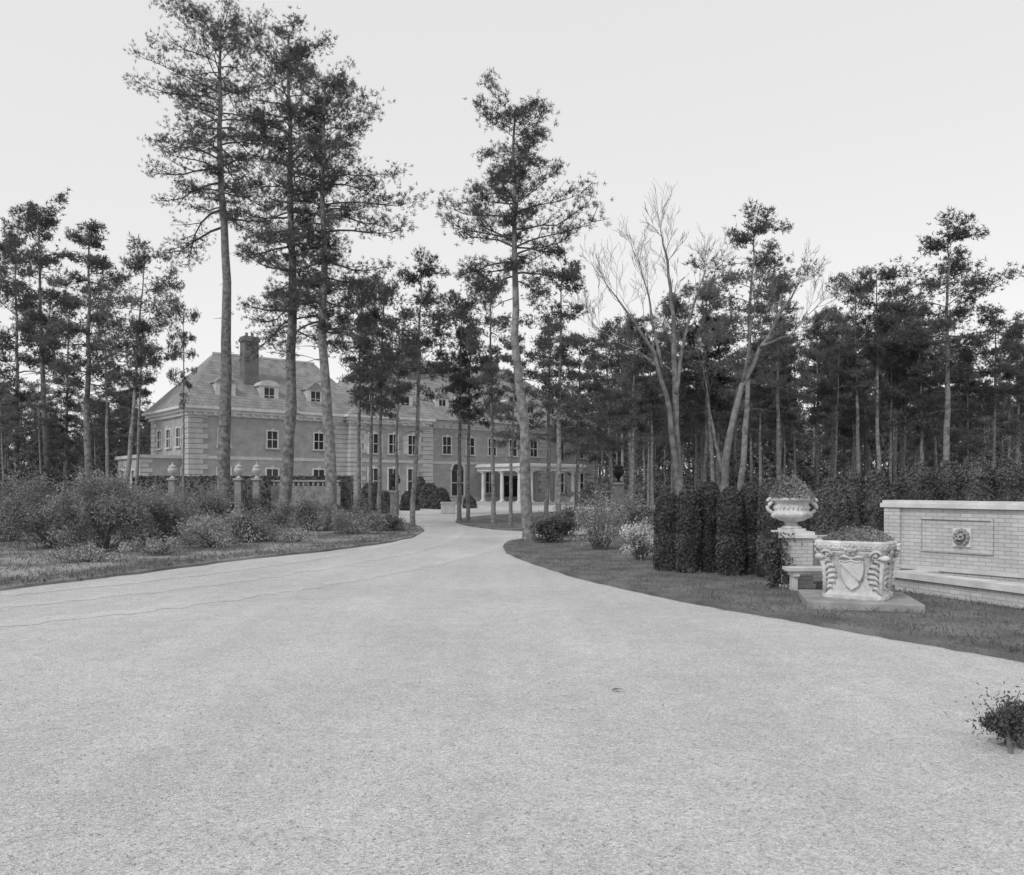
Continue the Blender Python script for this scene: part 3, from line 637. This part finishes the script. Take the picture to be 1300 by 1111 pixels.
# ---------------------------------------------------------------- house
A=(-29.3,75.0); HR=math.atan2(.64,.77)
H=thing('mansion','long mansion with hipped slate roof, dormers, quoined corners and columned portico','house',(A[0],A[1],0),HR)
MB().box(0,16,0,11,-.1,9).build('wall',M_wall,H)
MB().box(16,26,-.8,16,-.1,9).build('wall',M_wall,H)
MB().box(26,52,0,16,-.1,9).build('wall',M_wall,H)
def hip(x0,x1,y0,y1,z0,z1,rx0,rx1,name='roof'):
    ym=(y0+y1)/2; m=MB(); m.v=[(x0,y0,z0),(x1,y0,z0),(x1,y1,z0),(x0,y1,z0),(rx0,ym,z1),(rx1,ym,z1)]
    m.f=[(0,1,5,4),(1,2,5),(2,3,4,5),(3,0,4),(3,2,1,0)]; return m.build(name,M_slate,H)
rw=hip(-.7,19,-.7,11.7,9.36,15.2,4.2,15)
rm=hip(15.6,52.7,-1.5,16.7,9.36,17.2,24,44)
MB().box(4.1,15,5.4,5.6,15.15,15.35).build('ridge',M_trim,rw); MB().box(23.9,44.1,7.5,7.7,17.15,17.35).build('ridge',M_trim,rm)
def cornice(x0,x1,y0,y1):
    m=MB()
    for (o_,a,b) in ((.25,8.55,8.85),(.5,8.85,9.12),(.78,9.12,9.36)):
        m.box(x0-o_,x1+o_,y0-o_,y1+o_,a,b)
    for x in np.arange(x0+.3,x1-.2,.9): m.box(x,x+.3,y0-.46,y0-.25,8.62,8.848)
    return m.build('cornice',M_white,H)
cornice(0,15.2,0,11); cornice(16.05,25.2,-.8,15.95); cornice(26.8,52,0,16)
for (x0,x1,y0,y1) in ((.0,16,-.06,0),(16,26,-.86,-.8),(26,52,-.06,0)): MB().box(x0,x1,y0,y1,4.55,4.85).build('string_course',M_trim,H)
MB().box(-.06,0,0,11,4.55,4.85).build('string_course',M_trim,H)
for (x0,x1,y0) in ((-.1,15.9,-.12),(15.95,26.05,-.92),(26.1,52.1,-.12)): MB().box(x0,x1,y0,y0+.12,-.05,.8).build('plinth',M_quoin,H)
def quoins(x,y,sx,side):
    m=MB(); z=.8;k=0
    while z<8.5:
        w=1.7 if k%2==0 else 1.25; xa,xb=(x-.09,x+w) if sx>0 else (x-w,x+.09)
        m.box(xa,xb,y-.09,y+.05,z,min(8.55,z+.42))
        if side: m.box(x-.09 if sx>0 else x-.05,x+.05 if sx>0 else x+.09,y+.05,y+w,z,min(8.55,z+.42))
        z+=.47;k+=1
    m.build('quoins',M_quoin,H)
quoins(0,0,1,True);quoins(15.9,0,-1,False);quoins(16,-.8,1,True);quoins(26,-.8,-1,True);quoins(52,0,-1,True); quoins(44,0,-1,False)
m=MB();z=.8;k=0
while z<8.4: m.box(-.09,.05,11-(1.7 if k%2 else 1.25),11.09,z,z+.42); z+=.47;k+=1
m.build('quoins',M_quoin,H)
def win(face,c0,a,z0,w,h,parent=None,arch=False,shut=False,top=True,nm='window'):
    parent=parent or H
    if face=='f': T=lambda mb,a0,a1,b0,b1,q0,q1: mb.box(a0,a1,c0-b1,c0-b0,q0,q1)
    else: T=lambda mb,a0,a1,b0,b1,q0,q1: mb.box(c0-b1,c0-b0,a0,a1,q0,q1)
    fr=MB(); e=.14
    T(fr,a-w/2-e,a-w/2,0,.12,z0,z0+h); T(fr,a+w/2,a+w/2+e,0,.12,z0,z0+h)
    if not arch: T(fr,a-w/2-e,a+w/2+e,0,.12,z0+h,z0+h+.16)
    T(fr,a-w/2,a+w/2,.03,.07,z0+h/2-.04,z0+h/2+.04); T(fr,a-.035,a+.035,.03,.065,z0,z0+h/2-.04); T(fr,a-.035,a+.035,.03,.065,z0+h/2+.04,z0+h)
    if top and not arch: T(fr,a-.14,a+.14,.12,.2,z0+h-.02,z0+h+.3)
    if arch:
        n=12
        for i in range(n):
            q=math.pi*(i+.5)/n; cx,cz=a+math.cos(q)*(w/2+.08),z0+h+math.sin(q)*(w/2+.08); T(fr,cx-.14,cx+.14,0,.16+.002*i,cz-.14,cz+.14)
    wo=fr.build(nm,M_white,parent)
    pn=MB(); T(pn,a-w/2,a+w/2,.0,.03,z0,z0+h)
    if arch:
        for i in range(6):
            hh=w/2*(i+.5)/6; ww=math.sqrt((w/2)**2-hh**2); T(pn,a-ww,a+ww,0,.03,z0+h+w/12*i,z0+h+w/12*(i+1))
    pn.build('pane',M_glass,wo); s=MB(); T(s,a-w/2-.2,a+w/2+.2,0,.22,z0-.14,z0); s.build('sill',M_trim,wo)
    if shut:
        for sg in (-1,1): s=MB(); T(s,a+sg*(w/2+.14),a+sg*(w/2+.14+w*.45),.0,.07,z0,z0+h); s.build('shutter',M_trim,wo)
    return wo
for u in (3.2,7.9,12.8): win('f',0,u,5.75,1.0,1.6); win('f',0,u,1.5,1.15,2.2)
for w_ in (2.7,5.6,8.4): win('e',0,w_,5.75,1.2,1.7); win('e',0,w_,1.5,1.2,2.2)
for u in (18.6,21,23.4): win('f',-.8,u,5.5,1.05,2.0,shut=(u!=21)); win('f',-.8,u,1.3,1.15,2.6)
for u in (28.5,31.8,35,38.2,41.5,46,49.5): win('f',0,u,5.7,1.1,1.9)
win('f',0,30,1.0,1.7,2.9,arch=True)
for u in (34.6,46,49.5): win('f',0,u,1.3,1.1,2.4)
def dormer(u,y0,z0,w=1.7,h=1.8,ridge_y=4,curve=False):
    m=MB().box(u-w/2,u+w/2,y0,ridge_y,z0-.6,z0+h); d=m.build('dormer',M_trim,H)
    r=MB(); o_=.18
    if curve:
        n=8; pts=[(u+(w/2+o_)*math.cos(math.pi*i/n),z0+h+.55*math.sin(math.pi*i/n)) for i in range(n+1)]
    else: pts=[(u+w/2+o_,z0+h),(u,z0+h+.75),(u-w/2-o_,z0+h)]
    k=len(pts); r.v=[(x,y0-.2,z) for x,z in pts]+[(x,ridge_y+.8,z) for x,z in pts]
    r.f=[tuple(range(k))[::-1],tuple(range(k,2*k))]+[(i,(i+1)%k,k+(i+1)%k,k+i) for i in range(k)]
    r.build('dormer_roof',M_slate if not curve else M_trim,d)
    MB().box(u-w/2+.35,u+w/2-.35,y0-.02,y0,z0+.1,z0+h-.2).build('pane',M_glass,d)
    f=MB().box(u-.03,u+.03,y0-.05,y0-.02,z0+.1,z0+h-.2).box(u-w/2+.35,u+w/2-.35,y0-.045,y0-.02,z0+h*.47,z0+h*.5); f.box(u-w/2-.1,u-w/2+.35,y0-.08,y0,z0,z0+h-.1).box(u+w/2-.35,u+w/2+.1,y0-.08,y0,z0,z0+h-.1).box(u-w/2-.15,u+w/2+.15,y0-.12,y0,z0+h-.1,z0+h+.02); f.build('frame',M_white,d)
for i,u in enumerate((3.6,7.9,12.8)): dormer(u,.7,10.0,curve=(i==1))
for u in (18.8,23.2): dormer(u,.3,10.2,ridge_y=4)
for u in (28.3,31.6,34.9,38.2,41.5,45.0,48.0): dormer(u,.6,10.1,1.6,1.9,ridge_y=4.5,curve=(u in(31.6,38.2)))
for u in (29.5,34.5): dormer(u,4.6,13.2,1.2,1.0,ridge_y=7.2)
for (u,w_,s,zt) in ((6.7,2.6,.72,16.7),(27,5,.9,19),(41,8,.9,18.6)):
    o=MB().box(u-s,u+s,w_-s*.8,w_+s*.8,9.5,zt-.5).build('chimney',M_chim,H)
    MB().box(u-s-.12,u+s+.12,w_-s*.8-.12,w_+s*.8+.12,zt-.5,zt-.2).box(u-s-.04,u+s+.04,w_-s*.8-.04,w_+s*.8+.04,zt-.2,zt).build('chimney_cap',M_chim,o)
    for k in (-.4,.4): MB().lathe([(.16,0),(.13,.35),(.16,.4)],10,(u+k*s,w_,zt)).build('chimney_pot',M_chim,o)
MB().box(-3.6,-.0,2,9.5,-.1,4.6).build('annex_wall',M_wall,H); MB().box(-3.8,-.1,1.8,9.7,4.6,4.9).build('annex_parapet',M_quoin,H)
win('e',-3.6,4,1.5,1,2); win('e',-3.6,7.4,1.5,1,2)
m=MB();z=.3;k=0
while z<4.3: m.box(-3.68,-3.6+(1. if k%2 else .7),1.92,2.05,z,z+.38); z+=.43;k+=1
m.build('quoins',M_quoin,H)
u0,u1,t=32.2,40.8,9.2
po=MB().box(u0-.1,u1+.1,-t-.1,-.95,3.75,4.2).box(u0-.35,u1+.35,-t-.35,-.9,4.2,4.42).box(u0-.1,u1+.1,-t-.1,-.9,4.42,4.54).build('portico_roof',M_white,H)
MB().box(u0-.3,u1+.3,-t-.3,-.93,-.05,.32).box(u0-.65,u1+.65,-t-.65,-.931,-.05,.16).build('steps',M_quoin,po)
def colm(x,y):
    m=MB().box(x-.3,x+.3,y-.3,y+.3,.32,.44); m.lathe([(.28,.44),(.27,.52),(.22,.58),(.23,1.5),(.19,3.42),(.23,3.5),(.25,3.6)],14,(x,y,0)); m.box(x-.3,x+.3,y-.3,y+.3,3.6,3.75); m.build('column',M_white,po)
for y in (-8.9,-8.0,-5,-1.6): colm(u0+.3,y); colm(u1-.3,y)
for x in (u0+1.2,u0+3.6,u0+5.0,u1-1.2): colm(x,-8.9)
do=MB().box(36.5,38.9,-.1,0,.33,3.3).build('door',M_iron,H); MB().box(36.3,36.5,-.16,0,.33,3.3).box(38.9,39.1,-.16,0,.33,3.3).box(36.3,39.1,-.16,0,3.3,3.5).build('door_frame',M_trim,do)
# ---------------------------------------------------------------- terrace pieces before the house
def boxhedge(label,pa,pb,Y0,Y1,z,th,seed,n=9000):
    a=(XX(pa,Y0),Y0); b=(XX(pb,Y1),Y1); L=math.hypot(b[0]-a[0],b[1]-a[1]); o=thing('hedge',label,'hedge',(a[0],a[1],0),math.atan2(b[1]-a[1],b[0]-a[0])); rg=np.random.default_rng(seed)
    P=np.stack([rg.uniform(0,L,n),rg.choice([0,1.],n)*th+rg.normal(size=n)*.05,rg.uniform(0,z,n)],1); k=n//3; P[:k,1]=rg.uniform(0,th,k); P[:k,2]=z+rg.normal(size=k)*.05
    npobj('foliage',[leaves(P,.13,rg),mb_tris(MB().box(0,L,.05,th-.05,0,z-.04))],M_hedge,o); MB().tube([(L/2,th/2,-.02),(L/2,th/2,.5)],.06,5).build('trunk',M_stem,o)
boxhedge('long clipped hedge before the left wing of the house',168,445,66,66,2.75,1.2,1)
def tall_urn(label,X,Y,z,s,m,name='lidded_urn'):
    o=thing(name,label,'urn',(X,Y,z),0,None,(s,s,s))
    MB().lathe([(.26,0),(.26,.06),(.12,.12),(.09,.22),(.14,.26)],20).build('foot',m,o,True)
    MB().lathe([(.10,.26),(.28,.42),(.40,.62),(.42,.78),(.34,.88),(.30,.94),(.38,1.0)],20).build('bowl',m,o,True)
    MB().lathe([(.36,1.0),(.28,1.1),(.12,1.2),(.05,1.26),(.09,1.33),(.03,1.44)],20).build('lid',m,o,True)
    return o
for i,(px,lab,lu) in enumerate(((219,'slender stone pier carrying an urn, leftmost of three before the house','pale lidded urn on the leftmost slender pier'),(303,'slender stone pier behind the left big pine, middle of the three','pale lidded urn on the middle slender pier'),(326,'slender stone pier carrying an urn, rightmost of the three','pale lidded urn on the rightmost slender pier'))):
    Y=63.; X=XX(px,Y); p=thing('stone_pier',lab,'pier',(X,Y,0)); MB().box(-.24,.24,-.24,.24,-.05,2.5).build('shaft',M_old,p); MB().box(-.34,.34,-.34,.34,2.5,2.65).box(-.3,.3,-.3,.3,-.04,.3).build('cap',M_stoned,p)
    tall_urn(lu,X,Y,2.65,.85,M_quoin)
bl=thing('balustrade','low stone balustrade before the house between the big pines','balustrade',(XX(345,64.5),64.5,0))
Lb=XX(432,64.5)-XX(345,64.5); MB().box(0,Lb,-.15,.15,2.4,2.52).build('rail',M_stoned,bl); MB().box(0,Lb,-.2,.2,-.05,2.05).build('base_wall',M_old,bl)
for k in range(14): MB().lathe([(.07,2.05),(.1,2.15),(.06,2.3),(.08,2.4)],8,((k+.5)*Lb/14,0,0)).build('baluster',M_stoned,bl)
def dark_urn(label,px,Y,zb,s):
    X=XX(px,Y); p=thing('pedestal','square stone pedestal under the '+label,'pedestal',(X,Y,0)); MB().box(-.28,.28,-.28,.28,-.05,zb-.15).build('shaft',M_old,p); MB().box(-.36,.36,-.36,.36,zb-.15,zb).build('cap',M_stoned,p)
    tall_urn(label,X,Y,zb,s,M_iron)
dark_urn('dark lidded urn before the house front pines',501,58,1.75,1.0)
dark_urn('dark lidded urn beyond the feathery shrub',785,56,2.3,1.0)
bx=thing('planter_box','white box planter by the turning circle before the house','planter',(XX(569,62),62,0)); MB().box(-.5,.5,-.5,.5,.05,.75).build('box',M_trim,bx); MB().box(-.55,.55,-.55,.55,.75,.85).box(-.45,.45,-.45,.45,0,.05).build('rim',M_trim,bx)
cone('clipped round evergreen beside the dark lidded urn before the house',489,0,22,624,61,Y=62,n=1800,ls=.1,name='evergreen',cat='evergreen')
fs=[(545,32,614,76,'leftmost dark shrub at the foot of the house behind the turning circle'),(560,26,620,74,'rounded shrub above the white box planter'),(534,20,606,78,'tall conical evergreen near the quoined house corner'),(596,18,630,77,'shrub left of the portico columns'),(520,26,624,70,'shrub behind the tip of the left lawn'),(470,34,614,70,'evergreen behind the house front pines'),(430,30,620,68,'evergreen behind the rightmost big pine'),(750,30,612,84,'evergreen right of the portico'),(768,30,606,80,'evergreen beyond the feathery shrub')]
for i,(px,w_,ty,Y,lab) in enumerate(fs): cone(lab,px,0,w_,ty,70+i,Y=Y,n=2200,ls=.12,name='evergreen',cat='evergreen',taper=.4,dome=.5)
# ---------------------------------------------------------------- camera, world, light
cam=bpy.data.cameras.new('camera'); co=bpy.data.objects.new('camera',cam); col.objects.link(co); co.location=(0,0,CH); co.rotation_euler=(math.pi/2,0,0)
cam.sensor_width=36; cam.lens=36*FL/1300; cam.shift_y=(HZ-555.5)/1300; cam.clip_end=3000; bpy.context.scene.camera=co
w=bpy.data.worlds.new('World'); bpy.context.scene.world=w; w.use_nodes=True; nt=w.node_tree; N=nt.nodes; N.clear()
sk=N.new('ShaderNodeTexSky'); sk.sky_type='NISHITA'; sk.sun_disc=False
bw=N.new('ShaderNodeRGBToBW'); b1=N.new('ShaderNodeBackground'); b1.inputs['Strength'].default_value=.05; b2=N.new('ShaderNodeBackground'); b2.inputs['Color'].default_value=(.70,.70,.70,1)
ad=N.new('ShaderNodeAddShader'); ou=N.new('ShaderNodeOutputWorld'); Lk=nt.links
Lk.new(sk.outputs[0],bw.inputs[0]); Lk.new(bw.outputs[0],b1.inputs['Color']); Lk.new(b1.outputs[0],ad.inputs[0]); Lk.new(b2.outputs[0],ad.inputs[1]); Lk.new(ad.outputs[0],ou.inputs['Surface'])
sd=bpy.data.lights.new('sun','SUN'); sd.energy=1.4; sd.angle=math.radians(12); so_=bpy.data.objects.new('sun',sd); col.objects.link(so_)
from mathutils import Vector
el=math.radians(42); az=math.radians(222); dv=Vector((math.sin(az)*math.cos(el),math.cos(az)*math.cos(el),math.sin(el))); so_.rotation_euler=dv.to_track_quat('Z','Y').to_euler()
sk.sun_elevation=el; sk.sun_rotation=az
sc=bpy.context.scene; sc.view_settings.view_transform='Standard'; sc.view_settings.look='None'; sc.view_settings.exposure=0
